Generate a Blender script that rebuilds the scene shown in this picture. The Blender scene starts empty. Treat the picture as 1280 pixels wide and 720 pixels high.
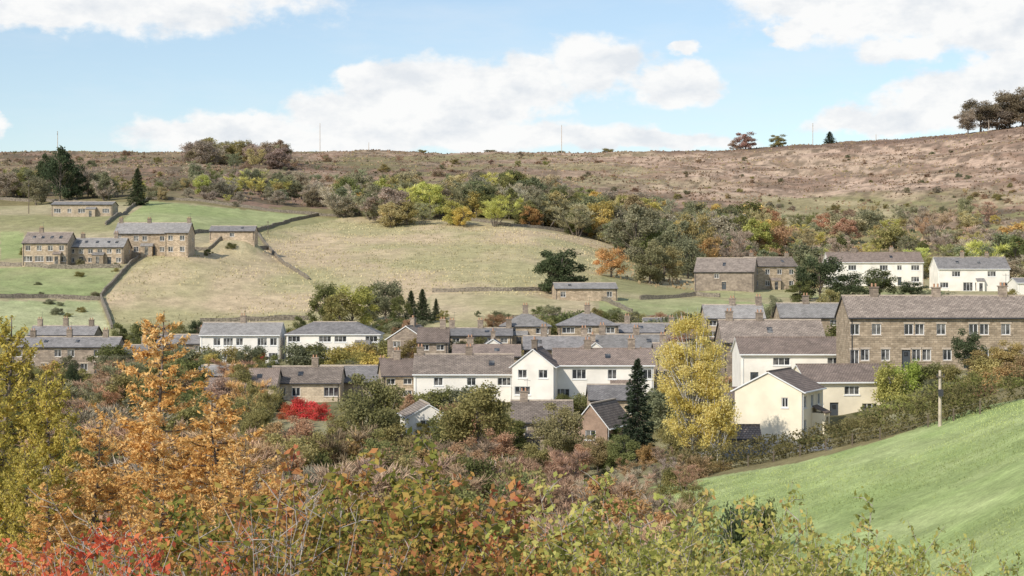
import bpy, math, random
import numpy as np
from mathutils import Vector
random.seed(7); RS=np.random.RandomState(11)
F=2200.0
sc=bpy.context.scene
sc.view_settings.view_transform='Standard'
try: sc.view_settings.look='None'
except Exception: pass
sc.view_settings.exposure=0
def W(u,v,d): return np.array([(u-640)/F*d, d, (360-v)/F*d])

# ------------------------------------------------------------------ terrain survey
UC=np.array([0,200,400,640,860,1000,1150,1280],float)
TD={2:[-2]*8,5:[-2.5]*8,15:[-4.4]*8,30:[-8,-8,-8,-8.2,-8.2,-8,-7.5,-7],
60:[-15,-15,-16.5,-17,-17,-15.5,-12.2,-9.8],90:[-20,-20,-20,-20,-16.8,-14.2,-11.7,-9.2],
130:[-24,-24,-23,-21,-15.9,-13.6,-10.9,-8.2],175:[-23,-23,-21.5,-19,-17,-14.8,-11,-8.6],
200:[-21,-20.5,-19,-17.6,-15.5,-12.7,-9,-8.4],240:[-17.5,-16.8,-15.3,-15.3,-13.2,-10.5,-7.6,-7],
300:[-14.3,-12.6,-11,-9.5,-9.3,-8.2,-6.1,-5.5],360:[-2.8,-5.4,-5.7,-4.6,-5.7,-5.2,-3.3,-3],
420:[6,7,2.9,2.9,-1.1,-1.5,-.4,-.2],500:[19.3,20,13.6,13.6,5.7,3.4,3.4,4],
560:[26.7,27.5,22.4,20.9,12.2,10,10,12],640:[36.4,37,32,29.7,21.8,19,20,24],
800:[52.7,53,49,47,43.6,42,44,48],1000:[73,73,71.4,70,70,70.5,75,84],
1150:[87.5,88,88,87.8,89,92.5,98,105.6],1400:[90,90,90,90,92,96,102,110],
2500:[60]*8,9000:[20]*8}
DR=np.array(sorted(TD),float); TZ=np.array([TD[int(k)] for k in DR],float)
def pchip(x,Y,xi):
    h=np.diff(x)[:,None]; dl=np.diff(Y,axis=0)/h
    m=np.zeros_like(Y); 
    s=dl[:-1]*dl[1:]>0
    w1=2*h[1:]+h[:-1]; w2=h[1:]+2*h[:-1]
    with np.errstate(all='ignore'):
        hm=(w1+w2)/(w1/dl[:-1]+w2/dl[1:])
    m[1:-1]=np.where(s,hm,0); m[0]=dl[0]; m[-1]=dl[-1]
    i=np.clip(np.searchsorted(x,xi)-1,0,len(x)-2)
    hh=h[i]; t=((xi-x[i])[:,None])/hh
    return ((2*t**3-3*t**2+1)*Y[i]+(t**3-2*t**2+t)*hh*m[i]+(-2*t**3+3*t**2)*Y[i+1]+(t**3-t**2)*hh*m[i+1])
LD=np.exp(np.linspace(math.log(2),math.log(9000),900)); LU=np.linspace(0,1280,321)
_a=pchip(DR,TZ,LD); LUT=pchip(UC,_a.T.copy(),LU).T
def hsh(ix,iy,s):
    n=(ix.astype(np.int64)*374761393+iy.astype(np.int64)*668265263+s*974711)&0xffffffff
    n=((n^(n>>13))*1274126177)&0xffffffff
    return ((n^(n>>16))&0xffff)/65535.0
def vn(x,y,s=0):
    ix=np.floor(x); iy=np.floor(y); fx=x-ix; fy=y-iy
    fx=fx*fx*(3-2*fx); fy=fy*fy*(3-2*fy)
    a=hsh(ix,iy,s);b=hsh(ix+1,iy,s);c=hsh(ix,iy+1,s);d=hsh(ix+1,iy+1,s)
    return (a*(1-fx)+b*fx)*(1-fy)+(c*(1-fx)+d*fx)*fy
def fbm(x,y,s=0,o=4):
    r=0;a=.5;t=0
    for k in range(o):
        r=r+a*vn(x*2**k,y*2**k,s+k); t+=a; a*=.5
    return r/t
PADS=[]
def gz(x,y,pads=True):
    x=np.asarray(x,float); y=np.asarray(y,float)
    yy=np.maximum(y,2.0)
    u=np.clip(640+F*x/yy,0,1279.9); 
    fi=np.clip((np.log(yy)-math.log(2))/(math.log(9000)-math.log(2))*899,0,898.9)
    i=fi.astype(int); fi=fi-i; fj=u/4.0; j=fj.astype(int); fj=fj-j
    z=(LUT[i,j]*(1-fj)+LUT[i,j+1]*fj)*(1-fi)+(LUT[i+1,j]*(1-fj)+LUT[i+1,j+1]*fj)*fi
    amp=np.interp(yy,[0,100,300,450,600,900,1150],[.1,.25,.4,.8,2.2,3.5,1.6])
    z=z+amp*(fbm(x/45,y/45,3)-.5)*2
    z=z+np.interp(yy,[0,560,640,1200],[0,0,.7,1.0])*(fbm(x/7,y/9,33)-.5)*2
    if pads and PADS:
        sw=np.zeros_like(z); sz=np.zeros_like(z)
        for (px,py,pz,r) in PADS:
            w=1/(1+(((x-px)**2+(y-py)**2)/(r*r))**2.5)
            sw+=w; sz+=w*(pz-z)
        z=z+sz/np.maximum(1,sw)
    return z
def g1(x,y): return float(gz(np.array([x]),np.array([y]))[0])
def hit(u,v,dmin=300):
    d=np.linspace(dmin,1200,1200); x=(u-640)/F*d
    k=gz(x,d)>=(360-v)/F*d
    i=int(np.argmax(k)) if k.any() else len(d)-1
    return np.array([x[i],d[i],float(gz(x[i:i+1],d[i:i+1])[0])])

# ------------------------------------------------------------------ materials
def newmat(n):
    m=bpy.data.materials.new(n); m.use_nodes=True; nt=m.node_tree
    b=nt.nodes['Principled BSDF']; b.inputs['Roughness'].default_value=.85
    b.inputs['Specular IOR Level'].default_value=.25
    return m,nt,b
def N(nt,t,**k):
    n=nt.nodes.new(t)
    for a,b in k.items(): setattr(n,a,b)
    return n
def noisy(name,c,var=.25,scale=1.5,rough=.85,bump=.0,tint=None):
    m,nt,b=newmat(name); L=nt.links.new
    tc=N(nt,'ShaderNodeTexCoord'); n1=N(nt,'ShaderNodeTexNoise'); n1.inputs['Scale'].default_value=scale; n1.inputs['Detail'].default_value=5
    L(tc.outputs['Object'],n1.inputs['Vector'])
    cr=N(nt,'ShaderNodeValToRGB'); e=cr.color_ramp.elements
    t=tint or c
    e[0].position=.3; e[1].position=.7
    e[0].color=(*[x*(1-var) for x in t],1); e[1].color=(*[min(1,x*(1+var*.6)) for x in c],1)
    L(n1.outputs['Fac'],cr.inputs['Fac']); L(cr.outputs['Color'],b.inputs['Base Color'])
    b.inputs['Roughness'].default_value=rough
    if bump:
        bp=N(nt,'ShaderNodeBump'); bp.inputs['Strength'].default_value=bump; bp.inputs['Distance'].default_value=.1
        n2=N(nt,'ShaderNodeTexNoise'); n2.inputs['Scale'].default_value=scale*6; L(tc.outputs['Object'],n2.inputs['Vector'])
        L(n2.outputs['Fac'],bp.inputs['Height']); L(bp.outputs['Normal'],b.inputs['Normal'])
    return m
def masonry(name,c1,c2,mortar,bw,bh,ms=.02,stain=.35,bump=.5,rough=.85):
    m,nt,b=newmat(name); L=nt.links.new
    uv=N(nt,'ShaderNodeUVMap'); br=N(nt,'ShaderNodeTexBrick')
    br.inputs['Scale'].default_value=1; br.inputs['Brick Width'].default_value=bw; br.inputs['Row Height'].default_value=bh
    br.inputs['Mortar Size'].default_value=ms; br.inputs['Mortar Smooth'].default_value=.3
    br.inputs['Color1'].default_value=(*c1,1); br.inputs['Color2'].default_value=(*c2,1); br.inputs['Mortar'].default_value=(*mortar,1)
    L(uv.outputs['UV'],br.inputs['Vector'])
    tc=N(nt,'ShaderNodeTexCoord'); ns=N(nt,'ShaderNodeTexNoise'); ns.inputs['Scale'].default_value=.8; ns.inputs['Detail'].default_value=7; ns.inputs['Roughness'].default_value=.8
    L(tc.outputs['Object'],ns.inputs['Vector'])
    mr=N(nt,'ShaderNodeMapRange'); mr.inputs[1].default_value=.3; mr.inputs[2].default_value=.7; mr.inputs[3].default_value=1-stain; mr.inputs[4].default_value=1+stain*.6
    L(ns.outputs['Fac'],mr.inputs[0])
    oi=N(nt,'ShaderNodeObjectInfo'); m2=N(nt,'ShaderNodeMapRange'); m2.inputs[3].default_value=.76; m2.inputs[4].default_value=1.2; L(oi.outputs['Random'],m2.inputs[0])
    mm=N(nt,'ShaderNodeMath',operation='MULTIPLY'); L(mr.outputs[0],mm.inputs[0]); L(m2.outputs[0],mm.inputs[1])
    vm=N(nt,'ShaderNodeVectorMath',operation='SCALE'); L(br.outputs['Color'],vm.inputs[0]); L(mm.outputs[0],vm.inputs['Scale'])
    L(vm.outputs[0],b.inputs['Base Color']); b.inputs['Roughness'].default_value=rough
    bp=N(nt,'ShaderNodeBump'); bp.inputs['Strength'].default_value=bump; bp.inputs['Distance'].default_value=.03; bp.invert=True
    L(br.outputs['Fac'],bp.inputs['Height']); L(bp.outputs['Normal'],b.inputs['Normal'])
    return m
M={}
M['stone']=masonry('sandstone',(.6,.48,.34),(.38,.295,.2),(.34,.27,.2),.5,.24,.02,.45)
M['dstone']=masonry('sooty_sandstone',(.42,.34,.26),(.26,.21,.165),(.24,.19,.15),.5,.24,.02,.45)
M['tan']=masonry('buff_stone',(.62,.51,.37),(.47,.38,.27),(.42,.34,.25),.45,.22,.015)
M['brick']=masonry('pale_brick',(.46,.3,.21),(.37,.24,.17),(.44,.36,.28),.22,.075,.01)
M['white']=noisy('white_render',(.86,.81,.72),.14,.5,.9,.1)
M['cream']=noisy('cream_render',(.86,.77,.59),.14,.5,.9,.1)
M['slate']=masonry('slate_roof',(.36,.335,.315),(.25,.235,.225),(.15,.14,.135),.35,.25,.02,.4,.8,.75)
M['lslate']=masonry('pale_slate_roof',(.45,.42,.39),(.34,.32,.295),(.2,.19,.175),.35,.25,.02,.4,.8,.75)
M['sroof']=masonry('stone_slate_roof',(.39,.32,.26),(.27,.22,.18),(.14,.115,.1),.45,.3,.03,.45,.9)
M['broof']=masonry('brown_tile_roof',(.36,.28,.23),(.27,.21,.175),(.14,.11,.09),.3,.3,.03,.4,.9)
M['paint']=noisy('white_paint',(.8,.8,.78),.05,3,.5)
M['dark']=noisy('black_gutter',(.06,.06,.065),.1,3,.5)
M['trimstone']=noisy('stone_dressing',(.55,.46,.36),.25,2,.9,.2)
M['pot']=noisy('terracotta',(.5,.29,.18),.25,3,.8)
M['door_r']=noisy('red_door_paint',(.4,.05,.04),.1,2,.4)
M['door_g']=noisy('dark_door_paint',(.08,.09,.1),.1,2,.4)
M['wood']=noisy('weathered_timber',(.17,.135,.1),.3,5,.9,.3)
M['wire']=noisy('galvanised_wire',(.15,.15,.15),.1,5,.5)
def glass():
    m,nt,b=newmat('window_glass'); L=nt.links.new
    tc=N(nt,'ShaderNodeTexCoord'); n1=N(nt,'ShaderNodeTexNoise'); n1.inputs['Scale'].default_value=.9; n1.inputs['Detail'].default_value=2
    L(tc.outputs['Object'],n1.inputs['Vector'])
    cr=N(nt,'ShaderNodeValToRGB'); e=cr.color_ramp.elements; e[0].position=.45; e[1].position=.7
    e[0].color=(.035,.038,.042,1); e[1].color=(.26,.25,.23,1)
    L(n1.outputs['Fac'],cr.inputs['Fac']); L(cr.outputs['Color'],b.inputs['Base Color'])
    b.inputs['Roughness'].default_value=.08; b.inputs['Specular IOR Level'].default_value=.6
    return m
M['glass']=glass()
def drystone():
    m,nt,b=newmat('drystone'); L=nt.links.new
    tc=N(nt,'ShaderNodeTexCoord'); v=N(nt,'ShaderNodeTexVoronoi'); v.inputs['Scale'].default_value=3.5; L(tc.outputs['Object'],v.inputs['Vector'])
    cr=N(nt,'ShaderNodeValToRGB'); e=cr.color_ramp.elements; e[0].color=(.13,.11,.085,1); e[1].color=(.36,.31,.24,1)
    L(v.outputs['Color'],cr.inputs['Fac']); L(cr.outputs['Color'],b.inputs['Base Color'])
    bp=N(nt,'ShaderNodeBump'); bp.inputs['Distance'].default_value=.15; L(v.outputs['Distance'],bp.inputs['Height']); L(bp.outputs['Normal'],b.inputs['Normal'])
    return m
M['drystone']=drystone()
def leafmat(name,ramp=None,trans=.35,vlo=.55,vhi=1.5):
    m=bpy.data.materials.new(name); m.use_nodes=True; nt=m.node_tree; nt.nodes.clear(); L=nt.links.new
    out=N(nt,'ShaderNodeOutputMaterial'); at=N(nt,'ShaderNodeAttribute',attribute_name='lv')
    if ramp:
        cr=N(nt,'ShaderNodeValToRGB'); r=cr.color_ramp
        while len(r.elements)<len(ramp): r.elements.new(.5)
        for e,(p,c) in zip(r.elements,ramp): e.position=p; e.color=(*c,1)
        L(at.outputs['Fac'],cr.inputs['Fac']); col=cr.outputs['Color']
    else:
        oi=N(nt,'ShaderNodeObjectInfo'); hs=N(nt,'ShaderNodeHueSaturation')
        a=N(nt,'ShaderNodeMapRange'); a.inputs[3].default_value=.51; a.inputs[4].default_value=.49; L(at.outputs['Fac'],a.inputs[0]); L(a.outputs[0],hs.inputs['Hue'])
        c=N(nt,'ShaderNodeMapRange'); c.inputs[3].default_value=vlo; c.inputs[4].default_value=vhi; L(at.outputs['Fac'],c.inputs[0]); L(c.outputs[0],hs.inputs['Value'])
        L(oi.outputs['Color'],hs.inputs['Color']); col=hs.outputs['Color']
    d=N(nt,'ShaderNodeBsdfDiffuse'); L(col,d.inputs['Color'])
    if trans>0:
        t=N(nt,'ShaderNodeBsdfTranslucent'); mx=N(nt,'ShaderNodeMixShader'); mx.inputs[0].default_value=trans
        L(col,t.inputs['Color']); L(d.outputs[0],mx.inputs[1]); L(t.outputs[0],mx.inputs[2]); L(mx.outputs[0],out.inputs['Surface'])
    else: L(d.outputs[0],out.inputs['Surface'])
    return m
M['leaf']=leafmat('foliage'); M['twig']=leafmat('twig_mass',trans=.0,vlo=.65,vhi=1.4)
M['heath']=leafmat('heather_tufts',[(0,(.13,.1,.065)),(.35,(.2,.14,.095)),(.6,(.3,.2,.14)),(.8,(.27,.24,.11)),(1,(.46,.33,.22))],0)
M['bark']=noisy('bark',(.2,.165,.135),.35,4,.95,.4)
M['birchbark']=noisy('birch_bark',(.55,.53,.49),.4,4,.8,.2)
M['greytwig']=noisy('grey_twig',(.42,.37,.32),.3,6,.9)
M['lf_rust']=leafmat('rust_green_leaves',[(0,(.13,.14,.035)),(.34,(.26,.27,.065)),(.52,(.44,.34,.09)),(.7,(.58,.29,.11)),(1,(.5,.16,.09))],.35)
M['lf_red']=leafmat('red_leaves',[(0,(.55,.09,.05)),(.5,(.72,.17,.09)),(.8,(.75,.32,.12)),(1,(.6,.45,.15))],.35)
M['lf_yg']=leafmat('yellow_green_leaves',[(0,(.24,.26,.06)),(.45,(.46,.47,.13)),(.8,(.68,.6,.2)),(1,(.65,.38,.15))],.4)
M['lf_larch']=leafmat('golden_larch_needles',[(0,(.6,.34,.1)),(.5,(.86,.54,.2)),(1,(.92,.7,.36))],.35)
M['lf_larchg']=leafmat('green_gold_larch_needles',[(0,(.38,.33,.08)),(.5,(.6,.5,.12)),(1,(.78,.6,.18))],.35)
M['lf_birch']=leafmat('yellow_birch_leaves',[(0,(.54,.45,.12)),(.5,(.8,.67,.23)),(1,(.9,.79,.4))],.4)

# ------------------------------------------------------------------ mesh helpers
COL=sc.collection
def empty(name,loc=(0,0,0),rot=0):
    o=bpy.data.objects.new(name,None); o.location=loc; o.rotation_euler=(0,0,rot); o.empty_display_size=.5; COL.objects.link(o); return o
class MB:
    def __init__(s): s.v=[];s.f=[];s.m=[]
    def poly(s,pts,mi=0):
        i=len(s.v); s.v+= [tuple(map(float,p)) for p in pts]; s.f.append(list(range(i,i+len(pts)))); s.m.append(mi)
    def box(s,x0,y0,z0,x1,y1,z1,mi=0):
        p=[(x0,y0,z0),(x1,y0,z0),(x1,y1,z0),(x0,y1,z0),(x0,y0,z1),(x1,y0,z1),(x1,y1,z1),(x0,y1,z1)]
        s.hexa(p,mi)
    def hexa(s,p,mi=0):
        for q in ((0,3,2,1),(4,5,6,7),(0,1,5,4),(1,2,6,5),(2,3,7,6),(3,0,4,7)): s.poly([p[k] for k in q],mi)
    def obj(s,name,mats,parent=None,smooth=False):
        me=bpy.data.meshes.new(name); me.from_pydata(s.v,[],s.f); 
        for m in mats: me.materials.append(m)
        me.polygons.foreach_set('material_index',s.m)
        uv=me.uv_layers.new(name='UVMap'); data=np.zeros(len(me.loops)*2)
        k=0
        for f in s.f:
            p=[Vector(s.v[i]) for i in f]; n=(p[1]-p[0]).cross(p[2]-p[0])
            if n.length<1e-9: n=Vector((0,0,1))
            n.normalize()
            a=Vector((0,0,1)).cross(n)
            if a.length<.05: a=Vector((1,0,0))
            a.normalize(); b=n.cross(a)
            for q in p: data[k]=q.dot(a); data[k+1]=q.dot(b); k+=2
        uv.data.foreach_set('uv',data)
        if smooth: me.polygons.foreach_set('use_smooth',[True]*len(s.f))
        me.update(); o=bpy.data.objects.new(name,me); COL.objects.link(o)
        if parent: o.parent=parent
        return o
def tube_arr(pts,rad,k=5):
    pts=np.asarray(pts,float); n=len(pts); V=[];Fc=[]
    for i in range(n):
        t=pts[min(i+1,n-1)]-pts[max(i-1,0)]; t=t/(np.linalg.norm(t)+1e-9)
        a=np.cross(t,[0.3,1,.2]); a/=np.linalg.norm(a)+1e-9; b=np.cross(t,a)
        for j in range(k):
            an=2*math.pi*j/k; V.append(pts[i]+rad[i]*(a*math.cos(an)+b*math.sin(an)))
    for i in range(n-1):
        for j in range(k):
            Fc.append((i*k+j,i*k+(j+1)%k,(i+1)*k+(j+1)%k,(i+1)*k+j))
    return np.array(V),np.array(Fc)
def build_plant(name,tubes,P,S,lv,mats,dirs=None,aspect=.6,upb=0.0,rs=RS):
    Vs=[];Fs=[];off=0
    for (p,r,k) in tubes:
        v,f=tube_arr(p,r,k); Vs.append(v);Fs.append(f+off);off+=len(v)
    nb=sum(len(f) for f in Fs); nbv=off
    n=len(P)
    if n:
        if dirs is None:
            D=rs.normal(size=(n,3)); D[:,2]+=upb
        else: D=dirs.copy()
        D/=np.linalg.norm(D,axis=1)[:,None]+1e-9
        B=np.cross(D,rs.normal(size=(n,3))); B/=np.linalg.norm(B,axis=1)[:,None]+1e-9
        C=np.cross(D,B); S=np.asarray(S)[:,None]; asp=aspect
        q=np.stack([P-D*S*.5, P+B*S*asp*.5+C*S*.08, P+D*S*.5, P-B*S*asp*.5+C*S*.08],1).reshape(-1,3)
        Vs.append(q); Fs.append(np.arange(n*4).reshape(-1,4)+off)
    V=np.concatenate(Vs); Fc=np.concatenate(Fs)
    me=bpy.data.meshes.new(name); me.vertices.add(len(V)); me.vertices.foreach_set('co',V.ravel())
    me.loops.add(len(Fc)*4); me.loops.foreach_set('vertex_index',Fc.ravel().astype(np.int32))
    me.polygons.add(len(Fc)); me.polygons.foreach_set('loop_start',np.arange(len(Fc),dtype=np.int32)*4)
    mi=np.ones(len(Fc),np.int32); mi[:nb]=0
    for m in mats: me.materials.append(m)
    me.polygons.foreach_set('material_index',mi)
    at=me.attributes.new('lv','FLOAT','POINT'); a=np.full(len(V),.5); 
    if n: a[nbv:]=np.repeat(np.clip(lv,0,1),4)
    at.data.foreach_set('value',a); me.update(); me.validate()
    return me
def unit(rs,n):
    d=rs.normal(size=(n,3)); return d/np.linalg.norm(d,axis=1)[:,None]

def broadleaf(seed,H=10,R=4,nl=9000,leaf=.3,low=.18,nlobe=30,lr=(.2,.38),bark='bark',mat='leaf',aspect=.65,tr=.02,flat=0):
    rs=np.random.RandomState(seed); tubes=[]
    ctr=[]
    zc=H*(low+1)/2; rz=H*(1-low)/2
    while len(ctr)<nlobe:
        p=rs.uniform(-1,1,3)
        r=np.linalg.norm(p)
        if r>1 or r<.25: continue
        if not flat and p[2]<-.3 and rs.rand()<.4: continue
        if flat and p[2]<0: p[:2]*=1.25
        q=p*[R,R,rz]*.8; q[0]*=rs.uniform(.8,1.15); ctr.append(q+[0,0,zc])
    tp=[np.array([0,0,-.8])]; 
    for k in range(1,6): tp.append(np.array([rs.normal()*.12*k*.4,rs.normal()*.12*k*.4,H*.75*k/5]))
    tubes.append((tp,[H*tr*1.3]+[H*tr*(1-k/6) for k in range(1,6)],6))
    for c in ctr:
        s=tp[min(5,max(1,int((c[2]/H-.15)*5)))]*1.0
        mid=(s+c)/2+rs.normal(size=3)*.25
        tubes.append(([s,mid,c,c+(c-mid)*.4],[H*.006,H*.004,H*.0025,.01],4))
    wts=rs.uniform(.5,1.5,nlobe); wts/=wts.sum(); P=[];lv=[]
    for c,w in zip(ctr,wts):
        n=int(nl*w); r=R*rs.uniform(*lr); d=unit(rs,n)
        rr=r*(rs.rand(n)**.45)*(1+.35*np.sin(d[:,0]*5+seed)*np.cos(d[:,2]*6))
        P.append(c+d*rr[:,None]*[1,1,.8]); lb=rs.rand(); lv.append(.5*lb+.5*rs.rand(n))
    P=np.concatenate(P); lv=np.concatenate(lv)
    return build_plant('broadleaf',tubes,P,leaf*rs.uniform(.6,1.3,len(P)),lv,[M[bark],M[mat]],aspect=aspect,rs=rs)
def baretree(seed,H=9,R=3.6,nt=5200,stems=4,leafy=0):
    rs=np.random.RandomState(seed); tubes=[];P=[];D=[];S=[];lv=[]
    ends=[]
    for s in range(stems):
        az=rs.rand()*6.28; b=np.array([math.cos(az),math.sin(az),0])*.3; p=[b*1.0-[0,0,.6]]; dr=np.array([math.cos(az)*.35,math.sin(az)*.35,1])
        for k in range(6):
            dr=dr+rs.normal(size=3)*.12; dr[2]=max(dr[2],.7); p.append(p[-1]+dr/np.linalg.norm(dr)*H*.15)
        tubes.append((p,[.13,.11,.09,.07,.05,.03,.012],5))
        for k in range(16):
            i=rs.randint(2,7); a=p[i]; az2=rs.rand()*6.28; l=R*rs.uniform(.3,.85)*(1.15-i/9)
            d=np.array([math.cos(az2),math.sin(az2),rs.uniform(.35,1.3)]); d/=np.linalg.norm(d)
            e=a+d*l; m=(a+e)/2-[0,0,.1]; tubes.append(([a,m,e],[.03,.02,.008],3)); ends.append((a,e,d))
    per=nt//len(ends)
    for a,e,d in ends:
        t=rs.uniform(.2,1.15,per)[:,None]; base=a+(e-a)*t+rs.normal(size=(per,3))*.15
        dd=d*.8+rs.normal(size=(per,3))*.45+[0,0,.45]; dd/=np.linalg.norm(dd,axis=1)[:,None]
        s=rs.uniform(.35,1.0,per); P.append(base+dd*s[:,None]*.5); D.append(dd); S.append(s); lv.append(.4*rs.rand()+.6*rs.rand(per))
    return build_plant('bare',tubes,np.concatenate(P),np.concatenate(S),np.concatenate(lv),[M['bark'],M['twig']],dirs=np.concatenate(D),aspect=.075,rs=rs)
def spruce(seed,H=10,R=2.4,nl=8000):
    rs=np.random.RandomState(seed); tubes=[([[0,0,-.5],[0,0,H*.5],[0,0,H]],[.2,.12,.02],6)];P=[];D=[];lv=[]
    nb=150
    for i in range(nb):
        t=(i+rs.rand())/nb; z=H*(.06+.93*t); l=R*((1-t)**.85)*rs.uniform(.6,1.25)+.12; az=i*2.4+rs.normal()*.3
        d=np.array([math.cos(az),math.sin(az),-.18+.5*t]); e=np.array([0,0,z])+d*l; tubes.append(([[0,0,z],e],[.03,.006],3))
        n=int(nl/nb*(.35+1.5*(1-t))); q=rs.rand(n)**.7; side=np.array([-d[1],d[0],0]); off=rs.uniform(-1,1,n)*(1-q)*l*.4+rs.normal(size=n)*.06
        p=np.array([0,0,z])+d*l*q[:,None]+side*off[:,None]; p[:,2]-=rs.rand(n)*.25*(1+l*.2); P.append(p)
        dd=d*1.0+side*np.sign(off)[:,None]*.6+rs.normal(size=(n,3))*.25; dd[:,2]-=.3; D.append(dd); lv.append(.4*rs.rand()+.6*rs.rand(n))
    P=np.concatenate(P)
    return build_plant('spruce',tubes,P,rs.uniform(.22,.45,len(P)),np.concatenate(lv),[M['bark'],M['leaf']],dirs=np.concatenate(D),aspect=.3,rs=rs)
def larch(seed,H=13,R=3.6,nb=95,dens=75,mat='lf_larch',tuft=.12,up=.35):
    rs=np.random.RandomState(seed); tubes=[];P=[];D=[];lv=[]
    tp=[np.array([math.sin(k)*.12,math.cos(k*1.3)*.1,H*k/8-.0]) for k in range(9)]; tubes.append((tp,[H*.014*(1-k/8.6) for k in range(9)],6))
    for i in range(nb):
        t=.05+.93*(i+rs.rand())/nb; z=H*t; l=R*((1-t)**.8)*rs.uniform(.5,1.25)+.25; az=i*2.4+rs.normal()*.4
        h=np.array([math.cos(az),math.sin(az),0]); bp=[]
        for q in np.linspace(0,1,6): bp.append(np.array([0,0,z])+h*l*q+np.array([0,0,l*(up*q*q*1.4-.12*q)])+rs.normal(size=3)*.04*q)
        tubes.append((bp,[.035,.028,.022,.016,.01,.004],4)); lb=rs.rand()
        bp=np.array(bp)
        def tufts(pts,n):
            q=rs.uniform(.08,1,n)*(len(pts)-1.001); k=q.astype(int); f=(q-k)[:,None]; p=pts[k]*(1-f)+pts[k+1]*f+rs.normal(size=(n,3))*.05
            P.append(p); dd=rs.normal(size=(n,3)); dd[:,2]+=.6; D.append(dd); lv.append(.45*lb+.55*rs.rand(n))
        tufts(bp,int(dens*l*.6)+8)
        for s in range(int(l*4.5)+2):
            q=rs.uniform(.15,.95)*5; k=int(q); a=bp[k]*(1-(q-k))+bp[min(k+1,5)]*(q-k)
            sd=np.array([-h[1],h[0],0])*rs.choice([-1,1])+h*.6+np.array([0,0,rs.uniform(-.5,.5)]); sl=l*.3*rs.uniform(.4,1.2)*(1.1-q/6)
            e=a+sd/np.linalg.norm(sd)*sl; e2=np.array([a,(a+e)/2+[0,0,.03],e]); tubes.append((e2,[.01,.007,.003],3)); tufts(e2,int(dens*sl*.9)+3)
    P=np.concatenate(P)
    return build_plant('larch',tubes,P,tuft*rs.uniform(.6,1.4,len(P)),np.concatenate(lv),[M['bark'],M[mat]],dirs=np.concatenate(D),aspect=.4,rs=rs)
def fgshrub(seed,H=3,R=1.6,shoots=34,leaf=.07,mat='lf_rust',dens=1.0,bark='bark',sub=9,lean=.35,spiky=0.0):
    rs=np.random.RandomState(seed); tubes=[];P=[];D=[];lv=[]
    for s in range(shoots):
        az=rs.rand()*6.28; rr=R*.6*math.sqrt(rs.rand()); b=np.array([math.cos(az)*rr,math.sin(az)*rr,-.3]); 
        L=H*rs.uniform(.72,1.04)*(1-.18*(rr/R/.6)**2); dr=np.array([math.cos(az)*lean*rs.rand()*1.2,math.sin(az)*lean*rs.rand()*1.2,1.0]); p=[b]
        for k in range(9):
            dr=dr+rs.normal(size=3)*.1; dr[2]=max(.6,dr[2]); p.append(p[-1]+dr/np.linalg.norm(dr)*(L+.4)/9)
        p=np.array(p); tubes.append((p,[.022,.02,.017,.014,.012,.01,.008,.006,.004,.002],4)); cb=rs.rand()
        def leaves(pts,n,spr):
            if n<1: return
            q=rs.uniform(.05,1,n)*(len(pts)-1.001); k=q.astype(int); f=(q-k)[:,None]
            pp=pts[k]*(1-f)+pts[k+1]*f+rs.normal(size=(n,3))*spr; P.append(pp); dd=rs.normal(size=(n,3))*.8; dd[:,2]-=.15; D.append(dd)
            lv.append(.5*cb+.5*rs.rand(n)+.08*(pp[:,2]/H-.5))
        leaves(p[6:],int(14*dens*(1-spiky)),.035)
        for j in range(sub):
            q=rs.uniform(4.2,8.9); k=int(q); a=p[k]*(1-(q-k))+p[k+1]*(q-k); az=rs.rand()*6.28
            d=np.array([math.cos(az),math.sin(az),rs.uniform(.1,1.3)]); d/=np.linalg.norm(d); l=rs.uniform(.25,.7)*(1.2-q/14)*min(1,R)
            e=np.array([a,a+d*l*.5+rs.normal(size=3)*.03,a+d*l+[0,0,-.02]]); tubes.append((e,[.007,.005,.002],3)); leaves(e,int(l*34*dens)+2,.04)
    P=np.concatenate(P)
    return build_plant('shrub',tubes,P,leaf*rs.uniform(.55,1.25,len(P)),np.concatenate(lv),[M[bark],M[mat]],dirs=np.concatenate(D),aspect=.58,rs=rs)

GAIN=1.85
def inst(name,me,loc,sx,sz,col=(.1,.1,.1),parent=None,sy=None):
    o=bpy.data.objects.new(name,me); o.location=loc; o.scale=(sx,sy or sx,sz); o.rotation_euler=(0,0,random.uniform(0,6.28)); o.color=(*[min(.75,c*GAIN) for c in col],1)
    COL.objects.link(o)
    if parent: o.parent=parent
    return o

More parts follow.
